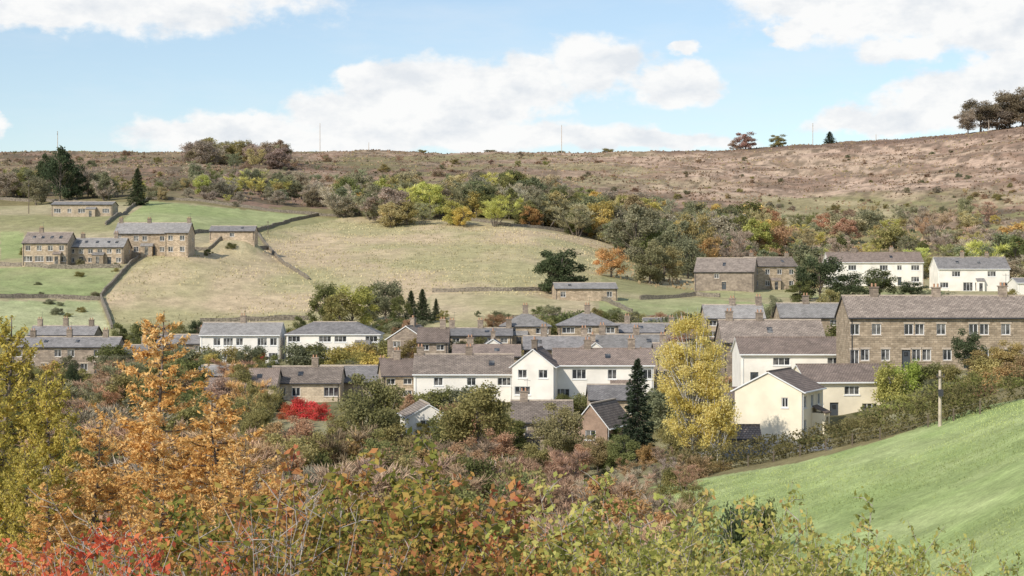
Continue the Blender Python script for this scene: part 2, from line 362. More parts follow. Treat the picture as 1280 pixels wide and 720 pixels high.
# ------------------------------------------------------------------ houses
KW={'w':(1.15,1.2),'W':(2.0,1.25),'s':(.65,.95),'t':(.8,1.25),'d':(.95,2.05),'D':(.95,2.05),'P':(2.3,2.05),'G':(2.4,2.1)}
def parse(spec,width,eave):
    if not spec: return []
    rows=spec.split('/'); ns=len(rows); sh=eave/ns; out=[]
    for r,row in enumerate(rows):
        fl=(ns-1-r)*sh; it=row.split(); n=len(it)
        for i,k in enumerate(it):
            if k=='.': continue
            w,h=KW[k]; cx=width*(i+.5)/n
            w=min(w,width/n*.85)
            if k in 'dDPG': z0=fl+.05; h=min(h,sh-.3)
            else: h=min(h,sh*.5); z0=fl+sh*.5-h*.4
            out.append((cx-w/2,z0,cx+w/2,z0+h,k))
    return out
def wallface(mw,mg,md,o,xd,width,h,ops,dressing):
    o=np.array(o,float); xd=np.array(xd,float); up=np.array([0,0,1.]); n=np.cross(xd,up); T=lambda x,z,q=0: o+xd*x+up*z-n*q
    xs=sorted({0,width}|{a for q in ops for a in (q[0],q[2])}); zs=sorted({-3.5,h}|{a for q in ops for a in (q[1],q[3])})
    for i in range(len(xs)-1):
        for j in range(len(zs)-1):
            cx=(xs[i]+xs[i+1])/2; cz=(zs[j]+zs[j+1])/2
            if any(q[0]<cx<q[2] and q[1]<cz<q[3] for q in ops): continue
            mw.poly([T(xs[i],zs[j]),T(xs[i+1],zs[j]),T(xs[i+1],zs[j+1]),T(xs[i],zs[j+1])])
    def bx(mb,x0,z0,x1,z1,q0,q1,mi=0):
        mb.hexa([T(x0,z0,q0),T(x1,z0,q0),T(x1,z0,q1),T(x0,z0,q1),T(x0,z1,q0),T(x1,z1,q0),T(x1,z1,q1),T(x0,z1,q1)],mi)
    for (x0,z0,x1,z1,k) in ops:
        dp=.16
        mw.poly([T(x0,z0),T(x1,z0),T(x1,z0,dp),T(x0,z0,dp)]); mw.poly([T(x0,z1,dp),T(x1,z1,dp),T(x1,z1),T(x0,z1)])
        mw.poly([T(x0,z0),T(x0,z0,dp),T(x0,z1,dp),T(x0,z1)]); mw.poly([T(x1,z0,dp),T(x1,z0),T(x1,z1),T(x1,z1,dp)])
        if k in 'dDG':
            md.poly([T(x0,z0,dp-.01),T(x1,z0,dp-.01),T(x1,z1,dp-.01),T(x0,z1,dp-.01)],{'d':0,'D':1,'G':2}[k])
            if k=='d': bx(mg,x0+.25,z1-.7,x1-.25,z1-.25,dp-.04,dp-.015,0)
        else:
            mg.poly([T(x0,z0,dp-.01),T(x1,z0,dp-.01),T(x1,z1,dp-.01),T(x0,z1,dp-.01)],0)
            f=.07; a=dp-.08; b=dp-.02
            bx(mg,x0,z0,x1,z0+f,a,b,1); bx(mg,x0,z1-f,x1,z1,a,b,1); bx(mg,x0,z0+f,x0+f,z1-f,a,b,1); bx(mg,x1-f,z0+f,x1,z1-f,a,b,1)
            nm=1 if (x1-x0)<1.4 else 2
            for m in range(nm):
                cx=x0+(x1-x0)*(m+1)/(nm+1)
                bx(mg,cx-.03,z0+f,cx+.03,z1-f,a+.005,b,1)
        if k not in 'dDPG': bx(mg,x0-.08,z0-.13,x1+.08,z0-.005,-.07,.04,2 if dressing else 1)
        if dressing: bx(mg,x0-.12,z1+.005,x1+.12,z1+.22,-.025,.05,2)
HB=[]
def house(name,u1,u2,vr,ve,vb,d,dep=8,typ='side',rot=0,wall='stone',roof='slate',fr='w w/w w',rt='. w/. .',lf='',ch=(),porch=None,lights=(),over=.3,dress=None,pad=None):
    HB.append(dict(locals()))
HR=random.Random(5)
def prep(h):
    d=h['d']; w=(h['u2']-h['u1'])*d/F; r=math.radians(h['rot']); dep=h['dep']
    zb=(360-h['vb'])/F*d; ze=(360-h['ve'])/F*d; zr=(360-h['vr'])/F*(d+dep/2)
    cx=((h['u1']+h['u2'])/2-640)/F*d
    cen=np.array([cx,d,zb])+np.array([-math.sin(r)*dep/2,math.cos(r)*dep/2,0])
    h.update(w=w,zb=zb,eave=ze-zb,rise=max(1.0,zr-ze),cen=cen); PADS.append((cen[0],cen[1],zb-.05,h['pad'] or max(w,dep)*.62))
    if not h['porch'] and h['typ']!='front' and h['eave']>3.6 and HR.random()<.45: h['porch']=(HR.uniform(.15,.85),HR.uniform(1.6,2.8),HR.uniform(1,1.8),HR.uniform(2.5,2.8))
    if not h['lights'] and h['typ']=='side' and HR.random()<.4: h['lights']=(HR.uniform(.2,.8),)
def buildhouse(h):
    typ=h['typ']; w=h['w'];dep=h['dep'];E=h['eave'];R=h['rise']; rot=math.radians(h['rot'])
    L,D=w,dep; fr,rt,lf=h['fr'],h['rt'],h['lf']; fs={'f':fr,'r':rt,'l':lf,'b':''}
    if typ=='front': L,D=dep,w; rot+=math.pi/2; fs={'l':fr,'f':rt,'r':'','b':lf}
    root=empty(h['name'],tuple(h['cen']),rot)
    mw,mg,md=MB(),MB(),MB(); dr=h['dress'] if h['dress'] is not None else h['wall'] in('stone','tan','dstone')
    x0,x1,y0,y1=-L/2,L/2,-D/2,D/2
    wallface(mw,mg,md,(x0,y0,0),(1,0,0),L,E,parse(fs['f'],L,E),dr)
    wallface(mw,mg,md,(x1,y0,0),(0,1,0),D,E,parse(fs['r'],D,E),dr)
    wallface(mw,mg,md,(x1,y1,0),(-1,0,0),L,E,parse(fs['b'],L,E),dr)
    wallface(mw,mg,md,(x0,y1,0),(0,-1,0),D,E,parse(fs['l'],D,E),dr)
    mr=MB(); ov=h['over']; th=.14
    if typ=='hip':
        hl=max(.3,L/2-D/2); a=[(x0-ov,y0-ov,E-.1),(x1+ov,y0-ov,E-.1),(x1+ov,y1+ov,E-.1),(x0-ov,y1+ov,E-.1)]
        lo=[(p[0],p[1],E-.25) for p in a]; r0,r1=(-hl,0,E+R),(hl,0,E+R)
        mr.poly([a[0],a[1],r1,r0]); mr.poly([a[1],a[2],r1]); mr.poly([a[2],a[3],r0,r1]); mr.poly([a[3],a[0],r0])
        for i in range(4): mr.poly([lo[i],lo[(i+1)%4],a[(i+1)%4],a[i]],1)
        mr.poly(lo[::-1],1); mr.box(-hl,-.1,E+R-.06,hl,.1,E+R+.07,2)
    else:
        mw.poly([(x1,y0,E),(x1,y1,E),(x1,0,E+R)]); mw.poly([(x0,y1,E),(x0,y0,E),(x0,0,E+R)])
        s=R/(D/2); X0,X1=x0-ov*.6,x1+ov*.6
        for sg in (-1,1):
            e=(sg*(D/2+ov),E-s*ov+.03); t=(0,E+R+.03)
            b=[(X0,e[0],e[1]),(X1,e[0],e[1]),(X1,t[0],t[1]),(X0,t[0],t[1])]; tp=[(p[0],p[1],p[2]+th) for p in b]
            if sg>0: b=[b[1],b[0],b[3],b[2]]; tp=[tp[1],tp[0],tp[3],tp[2]]
            mr.poly(tp,0); mr.poly(b[::-1],1); mr.poly([b[0],b[1],tp[1],tp[0]],1); mr.poly([b[1],b[2],tp[2],tp[1]],1); mr.poly([b[3],b[0],tp[0],tp[3]],1)
            gy=sg*(D/2+ov+.06); mr.box(X0+.02,gy-.06,e[1]-.0,X1-.02,gy+.055,e[1]+.11,1)
        mr.box(X0,-.13,E+R+th-.03,X1,.13,E+R+th+.1,2)
        for lx in h['lights']:
            cx=x0+L*lx; ya=-D/2*.62; yb=-D/2*.38
            za=lambda y:E+R+.03+th+s*y
            p=[(cx-.35,ya,za(ya)+.0),(cx+.35,ya,za(ya)),(cx+.35,yb,za(yb)),(cx-.35,yb,za(yb))]
            mr.hexa(p+[(q[0],q[1],q[2]+.07) for q in p],3)
    gut='paint' if h['wall'] in('white','cream') or h.get('typ')=='front' else 'dark'
    mw.obj('walls',[M[h['wall']]],root); mr.obj('roof',[M[h['roof']],M[gut],M['trimstone' if h['roof']!='broof' else 'broof'],M['glass']],root)
    if mg.f: mg.obj('windows',[M['glass'],M['paint'],M['trimstone']],root)
    if md.f: md.obj('doors',[M['door_g'],M['door_r'],M['door_r' if random.random()<.4 else 'paint']],root)
    mp=MB()
    for xx in ((x0+.25),(x1-.25)): mp.box(xx-.04,y0-.1,-.2,xx+.04,y0-.02,E-.1)
    mp.obj('downpipes',[M[gut]],root)
    for i,cxf in enumerate(h['ch']):
        mc=MB(); cx=x0+L*cxf; cx=min(max(cx,x0+.45),x1-.45); hh=.95+.5*random.random(); t=E+R
        mc.box(cx-.45,-.34,t-.9,cx+.45,.34,t+hh); mc.box(cx-.53,-.42,t+hh,cx+.53,.42,t+hh+.14)
        for px in (-.22,.2):
            v,f=tube_arr([[cx+px,0,t+hh+.1],[cx+px,0,t+hh+.3],[cx+px,0,t+hh+.5]],[.12,.1,.11],8)
            b=len(mc.v); mc.v+=[tuple(map(float,q)) for q in v]; mc.f+=[[int(a)+b for a in q] for q in f]; mc.m+=[1]*len(f)
            mc.poly([v[16+k] for k in range(8)],2)
        if random.random()<.5: mc.box(cx+.36,-.02,t+hh,cx+.39,.02,t+hh+1.5,2); mc.box(cx+.0,-.015,t+hh+1.3,cx+.75,.015,t+hh+1.33,2)
        mc.obj('chimney_%d'%(i+1),[M['dstone'] if h['wall']!='cream' else M['stone'],M['pot'],M['dark']],root)
    if h['porch']:
        px,pw,pd,ph=h['porch']; q=MB(); cx=x0+L*px; cx=min(max(cx,x0+pw/2+.1),x1-pw/2-.1); ya=y0-pd; q.box(cx-pw/2,ya,-2,cx+pw/2,y0+.02,ph-.35); 
        q.hexa([(cx-pw/2-.15,ya-.15,ph-.42),(cx+pw/2+.15,ya-.15,ph-.42),(cx+pw/2+.15,y0-.01,ph+.25),(cx-pw/2-.15,y0-.01,ph+.25),
                (cx-pw/2-.15,ya-.15,ph-.32),(cx+pw/2+.15,ya-.15,ph-.32),(cx+pw/2+.15,y0-.01,ph+.35),(cx-pw/2-.15,y0-.01,ph+.35)],1)
        q.box(cx-.4,ya-.03,.02,cx+.4,ya+.01,1.95,2)
        q.obj('porch',[M[h['wall']],M[h['roof']],M['glass']],root)

house('stone_terraced_house',1062,1345,371,397,461,195,8,wall='stone',roof='sroof',fr='w . w . . w w . w . . w w . w . . w  w . w/P W . W . d W W . w . d W W . w . d W W . P',rt='',ch=(.14,.42,.72),dress=True,pad=11)
house('cream_detached_house',917,1003,464,489,548,172,8.2,'front',-24,'cream','broof',fr='. s/. .',rt='w w w/w . w',porch=(.6,1.9,1.3,2.7))
house('cream_semi_detached_house',1008,1122,457,478,522,186,8,rot=6,wall='cream',roof='broof',fr='w . W . w/W d . W .',rt='s/.')
house('white_terraced_house',926,1062,423,443,482,206,8,wall='white',roof='broof',fr='. W . W/d W d W',rt='',ch=())
house('stone_house',904,1032,401,428,462,228,9,wall='dstone',roof='sroof',fr='w . w w/. w . w',ch=(.1,.4,))
house('stone_house',882,956,382,398,425,262,7,wall='stone',roof='lslate',fr='w w w w/w d w w',ch=(.5,.95))
house('stone_house',976,1056,380,397,425,256,7,wall='stone',roof='lslate',fr='w w w/w d w',ch=(.45,))
house('stone_barn',868,942,323,340,362,420,14,rot=-12,wall='dstone',roof='sroof',fr='. w . ./. d .',typ='side')
house('stone_farmhouse',936,998,322,333,362,430,9,rot=10,wall='stone',roof='sroof',fr='w w w w/w w d w',ch=(.15,.9))
house('white_semi_detached_house',1036,1154,316,328,357,430,8,wall='white',roof='broof',fr='w W . W w W/W . d W d W',ch=(.3,.7))
house('white_bungalow',1173,1262,322,336,364,418,9,wall='white',roof='slate',fr='. W . . W ./W . P P . W',ch=(.4,.75),lights=(.3,.6))
house('white_bungalow',1272,1330,348,354,368,400,8,wall='white',roof='slate',fr='W W',ch=())
house('white_semi_detached_house',250,349,404,419,456,290,8,wall='white',roof='lslate',fr='. w W w . W w/. G W W . D W',ch=(.5,),pad=8)
house('white_semi_detached_house',358,474,402,417,447,290,8,'hip',wall='white',roof='slate',fr='W . W W . W/W d W W d W',ch=())
house('stone_terrace_row',15,146,422,434,468,298,7,wall='dstone',roof='slate',fr='w w . w w . w w/w d w w d w d w',ch=(.15,.5,.85),lights=(.3,.6))
house('stone_terrace_row',36,117,408,419,440,330,7,wall='dstone',roof='slate',fr='w w w w/w d w d',ch=(.1,.5,.9))
house('stone_house',196,258,419,430,458,296,7,wall='dstone',roof='slate',fr='w w w/w d w',ch=(.1,.85))
house('buff_terraced_house',337,425,459,479,503,240,8,wall='tan',roof='sroof',fr='W w . W',rt='',ch=(.6,))
house('buff_terraced_house',398,484,458,478,500,246,7.5,wall='tan',roof='slate',fr='W . W',ch=(.9,))
house('brown_bungalow',308,345,462,482,500,236,7,wall='tan',roof='broof',fr='w',ch=())
house('stone_house',483,532,408,424,452,272,7,wall='dstone',roof='sroof',fr='w w/w d',ch=(.5,),rot=-15,typ='front')
house('stone_house',522,560,411,428,456,268,7,wall='dstone',roof='broof',fr='w w/w .',ch=(.8,))
house('stone_house',560,640,411,420,445,280,7,wall='stone',roof='slate',fr='w w w w/w d w w',ch=(.05,.5,.95))
house('hipped_roof_house',626,688,391,407,436,284,8,'hip',wall='stone',roof='lslate',fr='W . W/W d W',ch=(.5,))
house('hipped_roof_house',698,773,391,406,436,284,8,'hip',wall='stone',roof='slate',fr='W w W/W d W',ch=(.5,))
house('white_terraced_house',517,641,444,468,508,225,9,wall='white',roof='sroof',fr='. w . w . W/. w d . w .',rt='',ch=(.05,.55,))
house('white_gabled_house',640,692,436,458,500,221,9,'front',wall='white',roof='broof',fr='w w/W .',rt='',ch=(.2,),rot=-8)
house('white_terraced_house',693,817,437,457,505,225,9,wall='white',roof='broof',fr='. W . w . W/W . d . W .',ch=(.35,.8))
house('stone_house',655,740,421,437,460,250,8,wall='stone',roof='slate',fr='w w w/w w w',ch=(.3,.9))
house('stone_house',746,832,419,436,460,254,8,wall='stone',roof='lslate',fr='w w w/w w w',ch=(.1,.6))
house('stone_house',566,650,432,446,466,246,8,wall='stone',roof='broof',fr='w w w/w w w',ch=(.25,))
house('stone_house',478,520,450,470,500,234,8,wall='stone',roof='broof',fr='w w/. w',ch=(.5,),rot=8)
house('stone_cottage',737,802,482,500,525,208,7,wall='stone',roof='slate',fr='W . w',ch=())
house('brick_gabled_house',716,760,503,533,580,188,9,'front',-20,'brick','sroof',fr='w/W',rt='',ch=())
house('stone_cottage',640,716,502,528,570,197,8,wall='tan',roof='sroof',fr='w . w/. w .',ch=(.2,))
house('white_gabled_house',510,562,504,522,556,200,8,'front',10,'white','sroof',fr='W/W',rt='',ch=())
house('stone_cottage',246,302,457,470,490,250,7,wall='stone',roof='lslate',fr='w W',ch=())
house('stone_house',820,880,430,446,475,235,8,wall='tan',roof='sroof',fr='w w/w w',ch=(.2,))
house('stone_house',836,905,409,424,450,262,8,wall='dstone',roof='broof',fr='w w w/w w w',ch=(.3,.8))
house('stone_house',770,850,405,416,440,292,8,wall='stone',roof='slate',fr='w w w/w w w',ch=(.2,.9))
house('stone_cottage',868,925,486,502,530,190,7,wall='tan',roof='broof',fr='W w',rt='',ch=())
house('stone_cottage',150,200,432,443,462,290,7,wall='dstone',roof='slate',fr='w w/w d',rt='',ch=(.5,))
house('stone_house',596,636,424,438,460,262,7,wall='white',roof='slate',fr='w w/w w',ch=(.5,),typ='front')
house('white_house',728,760,428,441,460,243,7,'front',5,'white','broof',fr='w/w',rt='',ch=(.4,))
house('stone_cottage',255,305,474,486,506,232,7,wall='tan',roof='broof',fr='w W',ch=(.8,))
house('garden_shed',906,950,541,548,561,165,3,wall='tan',roof='broof',fr='. w',rt='',ch=(),pad=4,dress=False)
house('white_bungalow',806,832,399,405,415,330,7,wall='white',roof='slate',fr='W W',ch=())
house('stone_shed',694,772,354,361,376,385,7,wall='stone',roof='lslate',fr='w . . w',ch=(),rot=5)
house('stone_farmhouse',143,208,279,292,319,422,9,wall='stone',roof='lslate',fr='w . w w . w/w d w w d w',ch=(.05,.6))
house('stone_farmhouse',206,235,279,291,319,418,9,wall='stone',roof='lslate',fr='w w/w w',ch=(.9,),typ='side')
house('stone_terrace_row',84,154,298,309,331,412,9,wall='stone',roof='lslate',fr='w w w w w w/w d w w d w',ch=(.2,.8),lights=(.15,.3,.5,.7,.85))
house('stone_terrace_row',28,84,291,304,331,408,10,wall='stone',roof='sroof',fr='w w w w/W W W W',ch=(.3,),lights=(.2,.4,.6,.8))
house('stone_bungalow',64,140,253,256,272,512,8,wall='tan',roof='lslate',fr='W w W . W',ch=())
house('stone_shed',262,318,283,289,299,440,6,wall='stone',roof='slate',fr='. w .',ch=())
for h in HB: prep(h)
for h in HB: buildhouse(h)

# ------------------------------------------------------------------ terrain mesh
us=np.concatenate([np.linspace(-2600,-60,70)[:-1],np.linspace(-60,1340,540),np.linspace(1340,3900,70)[1:]])
ds=np.concatenate([np.exp(np.linspace(math.log(2),math.log(60),70))[:-1],np.exp(np.linspace(math.log(60),math.log(1250),520)),np.exp(np.linspace(math.log(1270),math.log(9000),30))])
UU,DD=np.meshgrid(us,ds); X=(UU-640)/F*DD; Z=gz(X.ravel(),DD.ravel()).reshape(X.shape); VV=360-F*Z/DD
nu,nd=len(us),len(ds)
def inpoly(poly,jit=3.0,U=None,V=None,XX=None,YY=None):
    U=UU if U is None else U; V=VV if V is None else V; XX=X if XX is None else XX; YY=DD if YY is None else YY
    px=U+(fbm(XX/6,YY/6,40)-.5)*jit; py=V+(fbm(XX/6,YY/6,50)-.5)*jit; r=np.zeros(px.shape,bool); n=len(poly)
    for i in range(n):
        (xa,ya),(xb,yb)=poly[i],poly[(i+1)%n]
        if ya==yb: continue
        c=((ya>py)!=(yb>py))&(px<(xb-xa)*(py-ya)/(yb-ya)+xa); r^=c
    return r
C=np.zeros(X.shape+(3,)); n1=fbm(X/25,DD/25,5)[...,None]; n2=fbm(X/5,DD/6,15)[...,None]; n3=fbm(X/90,DD/45,25)[...,None]; n4=fbm(X/12,DD/22,35)[...,None]; n5=fbm(X/2.5,DD/5,65)[...,None]
def mixc(a,b,t): return np.array(a)*(1-t)+np.array(b)*t
def sm(a,lo,hi): return np.clip((a-lo)/(hi-lo),0,1)
C[:]=mixc((.23,.19,.1),(.31,.27,.13),n1)
vil=(DD>150)&(DD<340); C[vil]=mixc((.2,.18,.09),(.37,.34,.2),sm(n2,.4,.7))[vil]
mead=(DD>=330)&(DD<560); C[mead]=mixc((.48,.41,.25),(.34,.32,.16),sm(n1,.35,.65))[mead]
moor=DD+60*(n1[...,0]-.5)>585
mc=mixc((.35,.23,.155),(.18,.145,.1),sm(n4,.4,.56)); mc=mixc(mc,(.56,.42,.29),sm(n3,.46,.58)*sm(n2,.35,.55)); mc=mixc(mc,(.3,.28,.13),sm(fbm(X/40,DD/30,77)[...,None],.48,.58)*.9)
lft=sm(-(UU+120*(n3[...,0]-.5)),-700,-350)[...,None]; mc=mixc(mc,mixc((.3,.2,.15),(.18,.14,.09),sm(n4,.4,.6)),lft*.6)
tmask=(sm(UU+260*(n3[...,0]-.5)+200*(n4[...,0]-.5),560,900)*sm(-(VV+30*(n3[...,0]-.5)+26*(n4[...,0]-.5)),-256,-236))[...,None]
pale=mixc((.66,.48,.35),(.42,.28,.2),sm(n4,.45,.62)); pale=mixc(pale,(.23,.165,.12),sm(n2,.55,.64)*.85)
mc=mixc(mc,pale,tmask*.85); mc=mixc(mc,(.19,.14,.1),sm(n5,.54,.68)*.6)
mc=mixc(mc,(.2,.135,.1),sm(-np.abs(VV-np.interp(UU,[700,900,1100,1280],[192,190,180,166])+2)[...,None],-5,-1)*(UU>820)[...,None]*.8)
C[moor]=mc[moor]
def zone(poly,a,b,sel=None,nn=n1,jit=3,lo=.35,hi=.65,dmin=300):
    k=inpoly(poly,jit)&(DD>dmin); C[k]=mixc(a,b,sm(nn,lo,hi))[k]
tanf=[(128,402),(133,370),(183,320),(335,313),(322,292),(440,271),(500,268),(640,284),(770,302),(745,366),(660,370),(540,367),(500,410),(250,408)]
ft=n1*.5+n4*.5
zone(tanf,(.6,.47,.3),(.46,.41,.22),nn=ft,lo=.38,hi=.6)
zone([(540,367),(700,368),(742,378),(742,402),(540,412)],(.58,.47,.3),(.46,.41,.22),nn=ft)
zone([(152,276),(186,251),(398,270),(322,284),(238,291),(200,282)],(.35,.4,.17),(.41,.43,.21))
zone([(0,290),(30,290),(28,322),(0,324)],(.33,.38,.16),(.4,.42,.2))
zone([(-60,340),(60,332),(150,333),(126,371),(-60,373)],(.32,.37,.16),(.43,.41,.22))
zone([(-60,376),(124,376),(138,416),(-60,420)],(.43,.46,.23),(.5,.49,.29))
zone([(748,374),(880,372),(985,383),(980,402),(748,402)],(.36,.39,.18),(.45,.42,.23))
zone([(880,362),(1180,362),(1180,372),(890,372)],(.37,.39,.18),(.44,.41,.22))
zone([(950,245),(1120,255),(1150,280),(1000,300),(960,280)],(.48,.4,.24),(.34,.29,.16))
uh=np.array([700,860,1000,1100,1225,1300,1700]); vh=np.array([628,601,578,551,508,495,470])
pk=(DD<185)&(DD>45)&(VV>np.interp(UU,uh,vh))&(UU>820+(fbm(X/4,DD/4,60)-.5)*30); C[pk]=mixc((.34,.42,.16),(.44,.5,.22),sm(n2*.35+n1*.3+n5*.35,.38,.62))[pk]
dr=inpoly([(240,446),(350,446),(350,462),(240,462)],2)&(DD>260)&(DD<320); C[dr]=(.25,.25,.25)
dr=inpoly([(890,548),(1040,548),(1040,562),(860,575)],2)&(DD>140)&(DD<185); C[dr]=(.28,.27,.25)
C*= (.8+.4*fbm(X/2.2,DD/3.5,90))[...,None]
me=bpy.data.meshes.new('ground'); V=np.stack([X,DD,Z],-1).reshape(-1,3)
I=np.arange(nu*nd).reshape(nd,nu); Q=np.stack([I[:-1,:-1],I[:-1,1:],I[1:,1:],I[1:,:-1]],-1).reshape(-1,4)
me.vertices.add(len(V)); me.vertices.foreach_set('co',V.ravel()); me.loops.add(len(Q)*4); me.loops.foreach_set('vertex_index',Q.ravel().astype(np.int32))
me.polygons.add(len(Q)); me.polygons.foreach_set('loop_start',np.arange(len(Q),dtype=np.int32)*4); me.polygons.foreach_set('use_smooth',np.ones(len(Q),bool))
ca=me.attributes.new('Col','FLOAT_COLOR','POINT'); c4=np.ones((len(V),4)); c4[:,:3]=C.reshape(-1,3); ca.data.foreach_set('color',c4.ravel()); me.update()
gm,nt,b=newmat('hillside_grass_and_heather'); L=nt.links.new
at=N(nt,'ShaderNodeAttribute',attribute_name='Col'); tc=N(nt,'ShaderNodeTexCoord')
def nz(s,det=4,st=None):
    n=N(nt,'ShaderNodeTexNoise'); n.inputs['Scale'].default_value=s; n.inputs['Detail'].default_value=det; n.inputs['Roughness'].default_value=.65; L(tc.outputs['Object'],n.inputs['Vector']); return n
na,nb_,nc=nz(.35),nz(2.2),nz(9,3)
def mrg(n,a,c):
    m=N(nt,'ShaderNodeMapRange'); m.inputs[1].default_value=.3; m.inputs[2].default_value=.7; m.inputs[3].default_value=a; m.inputs[4].default_value=c; L(n.outputs['Fac'],m.inputs[0]); return m
ma,mb_,mcc=mrg(na,.8,1.18),mrg(nb_,.78,1.2),mrg(nc,.82,1.14)
m1=N(nt,'ShaderNodeMath',operation='MULTIPLY'); L(ma.outputs[0],m1.inputs[0]); L(mb_.outputs[0],m1.inputs[1])
m2=N(nt,'ShaderNodeMath',operation='MULTIPLY'); L(m1.outputs[0],m2.inputs[0]); L(mcc.outputs[0],m2.inputs[1])
vs=N(nt,'ShaderNodeVectorMath',operation='SCALE'); L(at.outputs['Color'],vs.inputs[0]); L(m2.outputs[0],vs.inputs['Scale']); L(vs.outputs[0],b.inputs['Base Color'])
bp=N(nt,'ShaderNodeBump'); bp.inputs['Strength'].default_value=.5; bp.inputs['Distance'].default_value=.25; L(nc.outputs['Fac'],bp.inputs['Height']); L(bp.outputs['Normal'],b.inputs['Normal'])
b.inputs['Roughness'].default_value=1; b.inputs['Specular IOR Level'].default_value=.05
me.materials.append(gm); go=bpy.data.objects.new('ground',me); COL.objects.link(go)
def tufts(name,n,u0,u1,d0,d1,size,col,keep=None,aspect=.5,thr=.42,mat='twig'):
    u=RS.uniform(u0,u1,n); d=np.sqrt(RS.uniform(d0*d0,d1*d1,n)); x=(u-640)/F*d; z=gz(x,d); v=360-F*z/d
    k=np.ones(n,bool) if keep is None else keep(u,v,x,d); k&=(fbm(x/9,d/9,123)+RS.uniform(-.12,.12,n)>thr)
    u,d,x,z=u[k],d[k],x[k],z[k]; m=len(u); s=size*RS.uniform(.5,1.4,m); D=RS.normal(size=(m,3))*.35; D[:,2]=1
    P=np.stack([x,d,z+s*.25],1); lv=RS.rand(m)*.35+.65*sm(fbm(x/22,d/30,321),.32,.68)
    me=build_plant(name,[([P[0]-[0,0,.3],P[0]],[.005,.003],3)],P,s,lv,[M['bark'],M[mat]],dirs=D,aspect=aspect)
    o=bpy.data.objects.new(name,me); o.color=(*col,1); COL.objects.link(o)
tufts('pasture_grass',50000,840,1330,60,150,.11,(.38,.44,.17),lambda u,v,x,d:v>np.interp(u,uh,vh)+3,aspect=.35)
tufts('rough_grass',24000,120,780,330,560,.42,(.48,.42,.24),lambda u,v,x,d:inpoly(tanf,3,u,v,x,d),aspect=.6)
tufts('moorland_heather',42000,-20,1300,610,1150,.8,(.25,.165,.105),None,aspect=1.2,thr=.5,mat='heath')
tufts('rough_bracken',9000,760,1300,430,640,.8,(.33,.25,.14),None,aspect=.8)

# ------------------------------------------------------------------ dry stone walls
def polyline(uvs,step=2.5,dmin=300,world=False):
    P=[hit(u,v,dmin) for u,v in uvs] if not world else [np.array(p) for p in uvs]; out=[]
    for a,b in zip(P[:-1],P[1:]):
        n=max(1,int(np.linalg.norm((b-a)[:2])/step))
        for k in range(n): out.append(a+(b-a)*k/n)
    out.append(P[-1]); out=np.array(out); out[:,2]=gz(out[:,0],out[:,1]); return out
def stonewall(uvs,h=.95,t=.5,dmin=300):
    p=polyline(uvs,1.8,dmin); mb=MB(); n=len(p); pr=[]
    for i in range(n):
        tg=p[min(i+1,n-1)]-p[max(i-1,0)]; tg[2]=0; tg/=np.linalg.norm(tg)+1e-9; s=np.array([-tg[1],tg[0],0]); hh=h*random.uniform(.8,1.15)
        pr.append([p[i]-s*t/2-[0,0,.5],p[i]+s*t/2-[0,0,.5],p[i]+s*t*.36+[0,0,hh],p[i]-s*t*.36+[0,0,hh]])
    for a,b in zip(pr[:-1],pr[1:]):
        for k in range(4): mb.poly([a[k],b[k],b[(k+1)%4],a[(k+1)%4]])
    mb.poly(pr[0]); mb.poly(pr[-1][::-1]); mb.obj('dry_stone_wall',[M['drystone']])
for w_ in ([(126,372),(150,346),(186,318),(260,314),(336,312)],[(132,282),(160,264),(186,249),(290,258),(398,269)],[(398,270),(360,278),(320,290),(345,322),(386,350)],
   [(398,270),(440,270),(500,267)],[(126,374),(132,390),(140,412)],[(540,366),(640,364),(690,364)],[(0,373),(60,373),(126,376)],[(500,267),(640,283),(760,300)],[(690,372),(745,376),(790,392)],
   [(0,333),(60,336),(150,335)],[(150,290),(240,292),(320,290)],[(800,375),(870,370),(900,372)],[(0,250),(60,252),(132,256)]): stonewall(w_)
stonewall([(250,404),(330,402),(386,400)],1.0); stonewall([(640,400),(760,398),(840,400)],1.0)

# ------------------------------------------------------------------ plants
BL=[broadleaf(100+i,nl=10000,leaf=.27,low=.1) for i in range(4)]
BW=[broadleaf(150+i,nl=6500,leaf=.34,low=-.05,nlobe=26,flat=1) for i in range(4)]
BT=[baretree(200+i) for i in range(4)]
SP=[spruce(300+i) for i in range(2)]
SH=[broadleaf(400+i,H=3,R=1.9,nl=4500,leaf=.17,low=-.15,nlobe=20,lr=(.25,.45),tr=.012,flat=1) for i in range(3)]
def tree(kind,u,vt,d,wpx,col,parent=None,name=None):
    x=(u-640)/F*d; z=g1(x,d); h=(360-vt)/F*d-z; h=max(h,1.2); wd=wpx*d/F
    me,H,R,nm={'b':(random.choice(BL),9.7,4.1,'broadleaf_tree'),'f':(random.choice(BW),9.7,4.1,'broadleaf_tree'),'t':(random.choice(BT),9.3,3.7,'bare_tree'),'s':(random.choice(SP),10,2.4,'spruce_tree'),'h':(random.choice(SH),3,1.9,'shrub')}[kind]
    return inst(name or nm,me,(x,d,z-.1),wd/2/R,h/H,col,parent)
GREEN=(.11,.115,.045); DG=(.055,.068,.035); OL=(.18,.16,.065); YG=(.25,.24,.075); OR=(.34,.21,.09); MA=(.23,.16,.11); GM=(.215,.18,.135); RB=(.26,.165,.1); GG=(.145,.145,.085); YE=(.4,.33,.1); RED=(.42,.07,.06); GO=(.3,.24,.08)
def jc(c,a=.2):
    k=random.uniform(1-a,1+a); return tuple(min(.9,x*k*random.uniform(1-a*.3,1+a*.3)) for x in c)
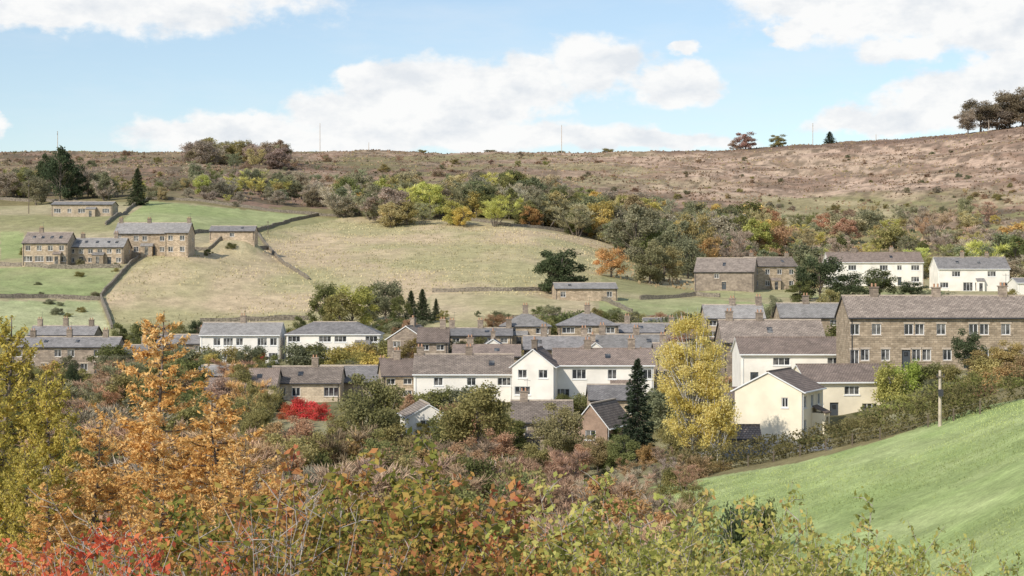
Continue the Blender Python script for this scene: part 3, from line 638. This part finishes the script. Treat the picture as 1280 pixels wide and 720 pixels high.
for a in [('b',597,472,182,112,OL),('b',466,460,195,100,(.13,.125,.055)),('b',700,498,178,80,(.18,.16,.08)),('s',797,446,178,66,(.038,.05,.03)),('b',640,578,118,90,(.12,.13,.055)),
 ('b',755,608,112,90,OL),('b',560,505,186,60,GREEN),('f',405,345,340,46,GREEN),('f',440,348,335,62,YG),('f',482,342,345,50,GG),('f',462,345,352,50,GREEN),('s',528,360,340,30,DG),('s',514,362,345,26,DG),('s',545,372,345,16,DG),('f',425,362,332,50,OL),('f',500,366,340,30,GREEN),
 ('f',702,300,398,80,(.06,.072,.037)),('f',690,312,396,50,(.06,.075,.037)),('f',764,304,440,46,OR),('f',812,285,440,56,(.16,.15,.08)),('f',840,260,480,64,GG),('f',795,250,500,74,(.17,.16,.1)),('f',870,255,500,54,(.22,.18,.08)),('f',860,290,470,54,GG),('f',830,300,450,50,(.2,.17,.08)),('f',885,285,480,44,(.27,.18,.08)),
 ('f',1025,312,400,66,DG),('f',1060,338,395,54,DG),('f',1100,333,400,54,(.08,.09,.04)),('f',1140,350,395,46,DG),('f',1000,345,395,40,GREEN),('b',1045,358,300,60,OL),('b',965,365,300,40,GG),('b',995,372,300,40,GREEN),
 ('b',1210,405,186,50,DG),('b',1232,430,178,60,(.18,.14,.06)),('b',1262,420,172,60,(.24,.19,.08)),('f',75,178,575,46,(.05,.065,.035)),('f',96,196,580,34,DG),('s',172,209,545,30,DG),('f',58,188,590,34,DG),('f',110,205,590,40,GM),('f',30,205,590,40,GG),('f',8,210,580,40,GM),('f',130,212,570,34,GG),('f',45,215,560,40,(.14,.13,.08)),
 ('s',350,492,232,28,DG),('h',378,492,226,40,RED),('h',398,500,224,34,RED),('h',362,500,226,30,(.35,.12,.06)),('b',92,450,240,26,DG),('b',300,452,235,46,OL),('h',555,476,222,34,GREEN),('b',435,505,205,60,OL),
 ('b',372,515,192,70,RB),('b',400,528,180,70,OL),('b',345,520,185,70,(.25,.18,.09)),('b',320,505,205,50,OL),
 ('b',530,540,160,60,(.15,.16,.065)),('f',150,395,318,30,GREEN),('f',180,398,318,40,GREEN),('f',246,395,322,26,DG),('f',375,388,322,26,GREEN),('f',222,402,318,30,OL),
 ('b',748,540,172,54,(.2,.16,.08)),('b',722,552,168,50,RB),('b',838,520,172,40,OL),('b',775,540,170,50,(.14,.15,.06)),('b',625,530,176,60,RB),('b',672,545,170,60,OL),('b',580,540,165,60,(.24,.16,.09))]:
    tree(*a)
for u,vt,d,w,c in [(1110,448,184,50,YG),(1135,444,185,50,(.22,.26,.06)),(1160,446,186,50,GREEN),(1185,452,184,40,OL),(1172,470,176,50,GG),(1140,492,170,60,YG),(1120,505,166,50,(.27,.29,.09)),(1090,512,166,50,GREEN),(1060,520,164,40,OL),
 (1195,475,168,50,(.22,.18,.08)),(1225,465,165,60,OL),(1255,455,160,60,(.32,.22,.1)),(1280,440,160,60,(.24,.17,.09)),(1300,430,170,70,OL),(1240,440,172,60,(.26,.22,.09)),(1270,470,150,50,(.17,.18,.06)),(1050,540,160,40,GREEN),(1085,530,158,50,OL),(1150,515,155,50,(.16,.16,.06)),
 (930,606,95,64,(.06,.08,.035)),(912,622,92,50,DG),(955,614,96,46,GREEN),(880,565,160,50,OL),(900,572,150,40,(.22,.17,.08)),(980,560,158,40,OL),(1015,552,157,50,GREEN),(1200,500,150,50,OL),(1180,490,158,50,GREEN),(1230,485,150,40,RB)]:
    tree('h',u,vt,d,w,c)
for a in [('b',1226,122,1120,56,(.14,.115,.075)),('b',1262,106,1130,64,(.14,.115,.075)),('b',1292,110,1130,66,GM),('b',1210,134,1110,38,GM),('f',1246,128,1120,60,(.16,.13,.1)),('f',1278,126,1120,60,(.15,.12,.08)),('f',932,161,1120,36,(.24,.15,.12)),('f',973,165,1125,28,OL),('s',1037,164,1120,20,DG),('f',917,174,1120,14,MA),('h',760,184,1130,18,OL),('h',700,188,1130,16,OL),('h',612,187,1130,20,OL),('h',528,186,1130,14,OL)]:
    tree(*a)
def belt(name,rows,g=1.0):
    e=empty(name); 
    for (n,u0,u1,d0,d1,h0,h1,kinds,cols) in rows:
        for i in range(n):
            u=random.uniform(u0,u1); d=random.uniform(d0,d1); x=(u-640)/F*d; z=g1(x,d); h=random.uniform(h0,h1); k=random.choice(kinds); c=tuple(q*g for q in jc(random.choice(cols)))
            me,H,R={'b':(random.choice(BW),9.7,4.1),'t':(random.choice(BT),9.3,3.7),'s':(random.choice(SP),10,2.4),'h':(random.choice(SH),3,1.9)}[k]
            inst({'b':'broadleaf','t':'bare','s':'spruce','h':'bush'}[k],me,(x,d,z-.2),h*random.uniform(.42,.66)/R if k!='h' else h*.85/R,h/H,c,e)
HC=[GG,OL,GM,GM,(.2,.18,.11),(.24,.2,.1),GREEN,(.17,.155,.1),YG,GG,(.12,.125,.07)]
belt('hillside_woodland',[(165,425,830,530,650,7,13,'bbbt',HC+[GO]),(76,770,970,490,640,8,15,'bbbt',HC+[GO,RB]),(46,240,480,600,720,5,10,'bbt',HC),(95,940,1290,490,680,3,10,'bbttth',HC+[MA,GO,RB]),
 (16,0,170,560,640,6,11,'bbt',HC),(30,240,365,860,1010,8,15,'bbt',[GM,OL,GM,(.19,.15,.1),GG]),(26,170,300,560,640,2,6,'bth',HC),(40,880,1290,430,530,2,7,'bbh',HC),(14,590,750,550,600,10,14,'b',[GG,(.09,.1,.055),OL,GREEN]),(28,1190,1300,440,560,7,13,'btt',HC+[OR]),(4,560,930,530,560,6,9,'b',[OR])],1.15)
belt('moorland_scrub',[(230,-20,1300,620,1040,.8,2.6,'hhh',[OL,MA,(.15,.13,.08),GG,(.2,.14,.09)]),(70,-20,700,700,1080,2,5,'hbt',[OL,GG,GM,MA]),(110,760,1300,560,780,1.5,4,'hhbt',[OL,GG,GM,(.25,.2,.1)])])
belt('field_edge_bushes',[(50,130,520,322,332,1.5,3.2,'hb',[GREEN,OL,GG,RB]),(40,550,1000,335,350,1.5,3.2,'hb',[GREEN,OL,GG,RB]),(14,20,330,425,436,1.0,2.4,'hb',[GREEN,OL,GG]),(14,0,150,350,440,.8,2,'h',[OL,GG]),
 (50,250,620,255,282,1.5,5,'hb',[GREEN,OL,GG,GO]),(60,0,335,205,250,4,8,'bbt',[GREEN,OL,MA,RB,GG,OR]),(70,480,1060,235,275,2,4.8,'hb',[GREEN,OL,GG,RB,GO]),(46,430,900,188,222,2,5,'hbb',[GREEN,OL,GG,YG,RB]),(24,1050,1280,215,330,3,6,'hb',[GREEN,OL,GG]),(30,0,330,255,290,2,6,'bbh',[GREEN,OL,RB,GG]),(34,600,900,288,330,2,5,'hb',[GREEN,OL,GG,RB])])
e=empty('valley_scrub_woodland')
for i in range(215):
    d=random.uniform(72,186); u=random.uniform(90,880 if d>110 else 820); vt0=np.interp(d,[72,100,130,160,186],[650,612,582,555,530])+random.uniform(-14,22)
    if u>760: vt0+=18
    if 690<u<770 and d>140: vt0+=12
    if u>640 and d>160: vt0+=20
    if u<330: vt0-=np.interp(u,[90,330],[45,0])
    x=(u-640)/F*d; z=g1(x,d); h=max(2.5,(360-vt0)/F*d-z); k=random.choice('tttttbbh'); c=jc(random.choice([MA,MA,GM,(.26,.17,.115),(.24,.165,.1)] if k=='t' else [RB,OL,(.29,.18,.08),GREEN,(.25,.17,.09)]))
    me,H,R={'b':(random.choice(BL),9.7,4.1),'t':(random.choice(BT),9.3,3.7),'h':(random.choice(SH),3,1.9)}[k]
    inst({'b':'broadleaf','t':'bare','h':'bush'}[k],me,(x,d,z-.2),h*random.uniform(.42,.6)/R,h/H,c,e)
bm=broadleaf(501,H=16,R=3.8,nl=38000,leaf=.18,low=-.02,nlobe=110,lr=(.16,.32),bark='birchbark',mat='lf_birch',tr=.008)
d=160; x=(866-640)/F*d; z=g1(x,d); h=(360-372)/F*d-z; inst('birch_tree',bm,(x,d,z),(h/16)*1.0,h/16)
bm2=broadleaf(502,H=7,R=2.2,nl=10000,leaf=.16,low=.0,nlobe=50,lr=(.2,.36),bark='birchbark',mat='lf_birch',tr=.008)
d=158; x=(896-640)/F*d; z=g1(x,d); inst('birch_tree',bm2,(x,d,z),1.05,1.3)
def put(name,me,H,u,vt,d,sx=None,bury=0):
    x=(u-640)/F*d; z=g1(x,d)-bury; s=((360-vt)/F*d-z)/H; return inst(name,me,(x,d,z),s*(sx or 1),s)
LA=larch(601,H=13,R=4.2,nb=100,dens=100,tuft=.125); LB=larch(602,H=10,R=3.8,nb=95,dens=95,tuft=.125); LG=larch(603,H=12,R=3.8,nb=120,dens=100,mat='lf_larchg',up=.6)
put('golden_larch_tree',LA,13,200,388,56,1.12); put('golden_larch_tree',LB,10,272,488,52,1.25); put('golden_larch_tree',LB,10,120,525,44,1.1); put('golden_larch_tree',LA,13,305,548,46,1.3)
put('golden_larch_tree',LA,13,350,592,52,1.4); put('golden_larch_tree',LB,10,200,575,36,1.3); put('golden_larch_tree',LB,10,60,605,32,1.2); put('golden_larch_tree',LB,10,300,612,34,1.3)
put('green_larch_tree',LG,12,8,396,48,1.1); put('green_larch_tree',LG,12,62,468,46,.95); put('green_larch_tree',LG,12,-30,440,42,1.1); put('green_larch_tree',LG,12,35,560,36,1.0)
FR=[fgshrub(701+i,H=3.2,R=1.7,shoots=56,leaf=.1,mat='lf_rust',dens=1.35,sub=12) for i in range(3)]
FY=[fgshrub(711+i,H=3.2,R=1.6,shoots=34,leaf=.085,mat='lf_yg',dens=1.2,sub=10,bark='greytwig') for i in range(2)]
FD=[fgshrub(721+i,H=3.0,R=1.5,shoots=28,leaf=.085,mat='lf_red',dens=.85,sub=9,bark='greytwig') for i in range(2)]
FT=fgshrub(731,H=3.2,R=1.3,shoots=26,leaf=.07,mat='lf_rust',dens=.3,sub=9,bark='greytwig',spiky=.5)
for (me,u,vt,d,s,nm) in [(FR[0],410,590,20,1.1,'hawthorn_shrub'),(FR[1],490,562,21,1.1,'hawthorn_shrub'),(FR[2],565,602,20,1.1,'hawthorn_shrub'),(FR[0],640,622,21,1.1,'hawthorn_shrub'),(FR[1],345,645,19,1,'hawthorn_shrub'),(FR[2],695,642,20,.9,'hawthorn_shrub'),(FR[0],450,650,15,1,'hawthorn_shrub'),(FR[1],600,658,16,1,'hawthorn_shrub'),(FR[2],530,650,16,1,'hawthorn_shrub'),
  (FD[0],60,622,14,1,'cherry_shrub'),(FD[1],150,615,15,1,'cherry_shrub'),(FD[0],-10,650,13,1,'cherry_shrub'),(FD[1],105,662,12,.9,'cherry_shrub'),(FT,265,580,16,1,'twiggy_shrub'),(FT,330,628,14,1,'twiggy_shrub'),(FT,210,620,15,1,'twiggy_shrub'),(FD[0],230,672,13,.8,'cherry_shrub'),(FR[2],300,690,14,.9,'hawthorn_shrub'),(FD[1],520,690,13,.8,'cherry_shrub'),
  (FY[0],800,588,19,1,'willow_shrub'),(FY[1],860,610,19,1,'willow_shrub'),(FY[0],920,648,18,.9,'willow_shrub'),(FY[1],975,582,20,.7,'willow_shrub'),(FY[1],1040,642,17,.9,'willow_shrub'),(FY[0],1110,658,17,.8,'willow_shrub'),(FY[0],740,645,17,.9,'willow_shrub'),(FY[1],1270,674,16,.6,'willow_shrub'),(FY[1],1000,675,15,.9,'willow_shrub'),(FY[0],850,675,14,.9,'willow_shrub')]:
    put(nm,me,3.2,u,vt,d,s)
def hedge(pts,h,wd,cols,name='hedge',dens=60):
    p=polyline(pts,1.2,world=True); P=[];lv=[]
    for q in p:
        hh=h*(.7+.6*fbm(np.array([q[0]/4]),np.array([q[1]/4]),9)[0]); n=int(dens*1.2*hh)
        a=RS.uniform(-1,1,(n,3)); rr=a/np.maximum(np.linalg.norm(a,axis=1)[:,None],.3)*(.75+.35*RS.rand(n,1))
        P.append(q+rr*[wd/2,wd/2,hh/2]+[0,0,hh/2]); lv.append(.6*RS.rand()+.4*RS.rand(n))
    P=np.concatenate(P); me=build_plant(name,[([p[0]-[0,0,.3],p[0]+[0,0,1]],[.03,.01],4)],P,RS.uniform(.12,.3,len(P)),np.concatenate(lv),[M['bark'],M['leaf']])
    o=bpy.data.objects.new(name,me); o.color=(*cols,1); COL.objects.link(o)
def wp(u,d): return ((u-640)/F*d,d,0)
hl=[wp(845,156),wp(1000,144.5),wp(1100,136.5),wp(1160,134.5),wp(1225,129.5),wp(1300,126.5),wp(1420,123.5)]
hedge(hl,2.3,2.0,(.2,.175,.08),dens=110)
hedge([wp(1090,141),wp(1160,139),wp(1228,134)],2.9,2.4,(.24,.24,.08),dens=90)
fp=polyline([wp(845,154),wp(1000,142.6),wp(1100,134.8),wp(1160,132.8),wp(1225,127.8),wp(1300,124.6)],2.6,world=True); mb=MB()
for q in fp: mb.box(q[0]-.05,q[1]-.05,q[2]-.3,q[0]+.05,q[1]+.05,q[2]+.95)
for zz in (.45,.85):
    for a,b in zip(fp[:-1],fp[1:]):
        mb.hexa([(a[0],a[1]-.065,a[2]+zz),(b[0],b[1]-.065,b[2]+zz),(b[0],b[1]-.055,b[2]+zz),(a[0],a[1]-.055,a[2]+zz),(a[0],a[1]-.065,a[2]+zz+.008),(b[0],b[1]-.065,b[2]+zz+.008),(b[0],b[1]-.055,b[2]+zz+.008),(a[0],a[1]-.055,a[2]+zz+.008)],1)
mb.obj('field_fence',[M['wood'],M['wire']])
def pole(u,vt,d,name='utility_pole',r=.13,arm=True,mat='wood'):
    x=(u-640)/F*d; z=g1(x,d); t=(360-vt)/F*d; root=empty(name,(x,d,z)); h=t-z; mb=MB()
    v,f=tube_arr([[0,0,-.5],[0,0,h*.5],[0,0,h]],[r,r*.85,r*.7],8); mb.v=[tuple(map(float,q)) for q in v]; mb.f=[[int(a) for a in q] for q in f]; mb.m=[0]*len(f); mb.poly([v[16+k] for k in range(8)],0); mb.obj('pole_shaft',[M[mat]],root)
    if arm:
        m2=MB(); m2.box(-.3,-.06-r,h-.5,.3,.02-r,h-.42); m2.box(-.16,-r-.24,h-1.9,.16,-r+.02,h-1.4,1)
        for xx in(-.25,.25): m2.box(xx-.04,-.04-r,h-.42,xx+.04,.0-r,h-.25,1)
        m2.obj('crossarm',[M['wood'],M['dark']],root)
pole(1175,463,130,r=.14,mat='trimstone')
for u,vt,d in [(400,154,1120),(702,156,1120),(1016,154,1120),(1095,168,1120),(461,178,1120),(72,164,1000),(1236,150,1100)]: pole(u,vt,d,'mast',.22,u in(1016,72),mat='trimstone')
for u,vt,d in [(36,225,520),(335,276,500),(483,250,560)]: pole(u,vt,d)

# ------------------------------------------------------------------ sky and sun
SD=Vector((-.62,-.78,0)).normalized(); el=math.radians(36)
wd=bpy.data.worlds.new('World'); sc.world=wd; wd.use_nodes=True; nt=wd.node_tree; nt.nodes.clear(); L=nt.links.new
out=N(nt,'ShaderNodeOutputWorld'); bg=N(nt,'ShaderNodeBackground'); bg.inputs['Strength'].default_value=.14; L(bg.outputs[0],out.inputs['Surface'])
sk=N(nt,'ShaderNodeTexSky',sky_type='NISHITA'); sk.sun_disc=False; sk.sun_elevation=el; sk.sun_rotation=math.atan2(SD.x,SD.y); sk.air_density=1.0; sk.dust_density=.4; sk.ozone_density=2.0
tc=N(nt,'ShaderNodeTexCoord'); sp=N(nt,'ShaderNodeSeparateXYZ'); L(tc.outputs['Generated'],sp.inputs[0])
az=N(nt,'ShaderNodeMath',operation='ARCTAN2'); L(sp.outputs['X'],az.inputs[0]); L(sp.outputs['Y'],az.inputs[1])
ee=N(nt,'ShaderNodeMath',operation='ARCSINE'); L(sp.outputs['Z'],ee.inputs[0])
cv=N(nt,'ShaderNodeCombineXYZ'); L(az.outputs[0],cv.inputs[0]); L(ee.outputs[0],cv.inputs[1])
def cn(scale,det,yo=0,ys=1.6,rough=.6):
    mp=N(nt,'ShaderNodeMapping'); mp.inputs['Scale'].default_value=(1,ys,1); mp.inputs['Location'].default_value=(3.1,yo,0); L(cv.outputs[0],mp.inputs['Vector'])
    n=N(nt,'ShaderNodeTexNoise'); n.inputs['Scale'].default_value=scale; n.inputs['Detail'].default_value=det; n.inputs['Roughness'].default_value=rough; L(mp.outputs[0],n.inputs['Vector']); return n
nA=cn(24,5,rough=.55); sb=N(nt,'ShaderNodeVectorMath',operation='SUBTRACT'); L(nA.outputs['Color'],sb.inputs[0]); sb.inputs[1].default_value=(.5,.5,.5)
ws=N(nt,'ShaderNodeVectorMath',operation='MULTIPLY'); L(sb.outputs[0],ws.inputs[0]); ws.inputs[1].default_value=(.06,.035,0)
wv=N(nt,'ShaderNodeVectorMath',operation='ADD'); L(cv.outputs[0],wv.inputs[0]); L(ws.outputs[0],wv.inputs[1])
cl=[(560,125,125,46),(450,145,85,38),(480,108,60,30),(300,170,130,22),(655,112,58,34),(560,170,250,24),(750,85,72,38),(850,112,48,27),(860,68,24,12),(800,178,140,14),(150,2,250,48),(60,25,100,30),(0,165,26,14),
 (1080,12,155,46),(1240,38,115,42),(1130,70,60,20),(980,45,32,20),(1200,135,125,36),(1275,100,64,40),(1110,155,95,18),(1400,60,120,60),(-150,100,100,50),(300,-90,200,50)]
prev=None
for (u,v,ru,rv) in cl:
    s=N(nt,'ShaderNodeVectorMath',operation='SUBTRACT'); L(wv.outputs[0],s.inputs[0]); s.inputs[1].default_value=((u-640)/F,(360-v)/F,0)
    q=N(nt,'ShaderNodeVectorMath',operation='MULTIPLY'); L(s.outputs[0],q.inputs[0]); q.inputs[1].default_value=(F/ru,F/rv,0)
    l=N(nt,'ShaderNodeVectorMath',operation='LENGTH'); L(q.outputs[0],l.inputs[0])
    if prev is None: prev=l.outputs['Value']
    else:
        mn=N(nt,'ShaderNodeMath',operation='SMOOTH_MIN'); mn.inputs[2].default_value=.18; L(prev,mn.inputs[0]); L(l.outputs['Value'],mn.inputs[1]); prev=mn.outputs[0]
nB=cn(60,6,ys=1.4,rough=.6)
ad=N(nt,'ShaderNodeMath',operation='MULTIPLY_ADD'); L(nB.outputs['Fac'],ad.inputs[0]); ad.inputs[1].default_value=.9; L(prev,ad.inputs[2])
mk=N(nt,'ShaderNodeMapRange',interpolation_type='SMOOTHSTEP'); mk.inputs[1].default_value=1.68; mk.inputs[2].default_value=1.22; mk.inputs[3].default_value=0; mk.inputs[4].default_value=.98; L(ad.outputs[0],mk.inputs[0])
nC=cn(26,5,yo=.4,ys=1.7); nC2=cn(26,5,yo=.4+.02,ys=1.7)
df=N(nt,'ShaderNodeMath',operation='SUBTRACT'); L(nC.outputs['Fac'],df.inputs[0]); L(nC2.outputs['Fac'],df.inputs[1])  # offset noise difference paints lit tops and shaded undersides into the cloud colour
d2=N(nt,'ShaderNodeMath',operation='MULTIPLY_ADD'); L(df.outputs[0],d2.inputs[0]); d2.inputs[1].default_value=.7; d2.inputs[2].default_value=.56
cr=N(nt,'ShaderNodeValToRGB'); e=cr.color_ramp.elements; e[0].position=.4; e[1].position=.6; e[0].color=(5.6,5.85,6.15,1); e[1].color=(7.0,7.0,6.95,1); L(d2.outputs[0],cr.inputs['Fac'])
nD=cn(7,5,yo=2,ys=4); vl=N(nt,'ShaderNodeMapRange'); vl.inputs[1].default_value=.45; vl.inputs[2].default_value=.8; vl.inputs[3].default_value=0.14; vl.inputs[4].default_value=.5; L(nD.outputs['Fac'],vl.inputs[0])
mv=N(nt,'ShaderNodeMixRGB'); L(vl.outputs[0],mv.inputs[0]); L(sk.outputs[0],mv.inputs[1]); mv.inputs[2].default_value=(5.9,6.3,6.7,1)
mx=N(nt,'ShaderNodeMixRGB'); L(mk.outputs[0],mx.inputs[0]); L(mv.outputs[0],mx.inputs[1]); L(cr.outputs['Color'],mx.inputs[2]); L(mx.outputs[0],bg.inputs['Color'])
sl=bpy.data.lights.new('sun','SUN'); sl.energy=3.9; sl.angle=math.radians(.6); sl.color=(1,.93,.83); so=bpy.data.objects.new('sun',sl); COL.objects.link(so)
dv=Vector((SD.x*math.cos(el),SD.y*math.cos(el),math.sin(el))); so.rotation_euler=(-dv).to_track_quat('-Z','Y').to_euler(); so.location=(-50,-50,80)

cd=bpy.data.cameras.new('camera'); cd.lens=36*F/1280; cd.sensor_width=36; cd.clip_end=20000; cd.clip_start=.1
co=bpy.data.objects.new('camera',cd); co.location=(0,0,0); co.rotation_euler=(math.radians(90),0,0); COL.objects.link(co); sc.camera=co
print('objects',len(bpy.data.objects))
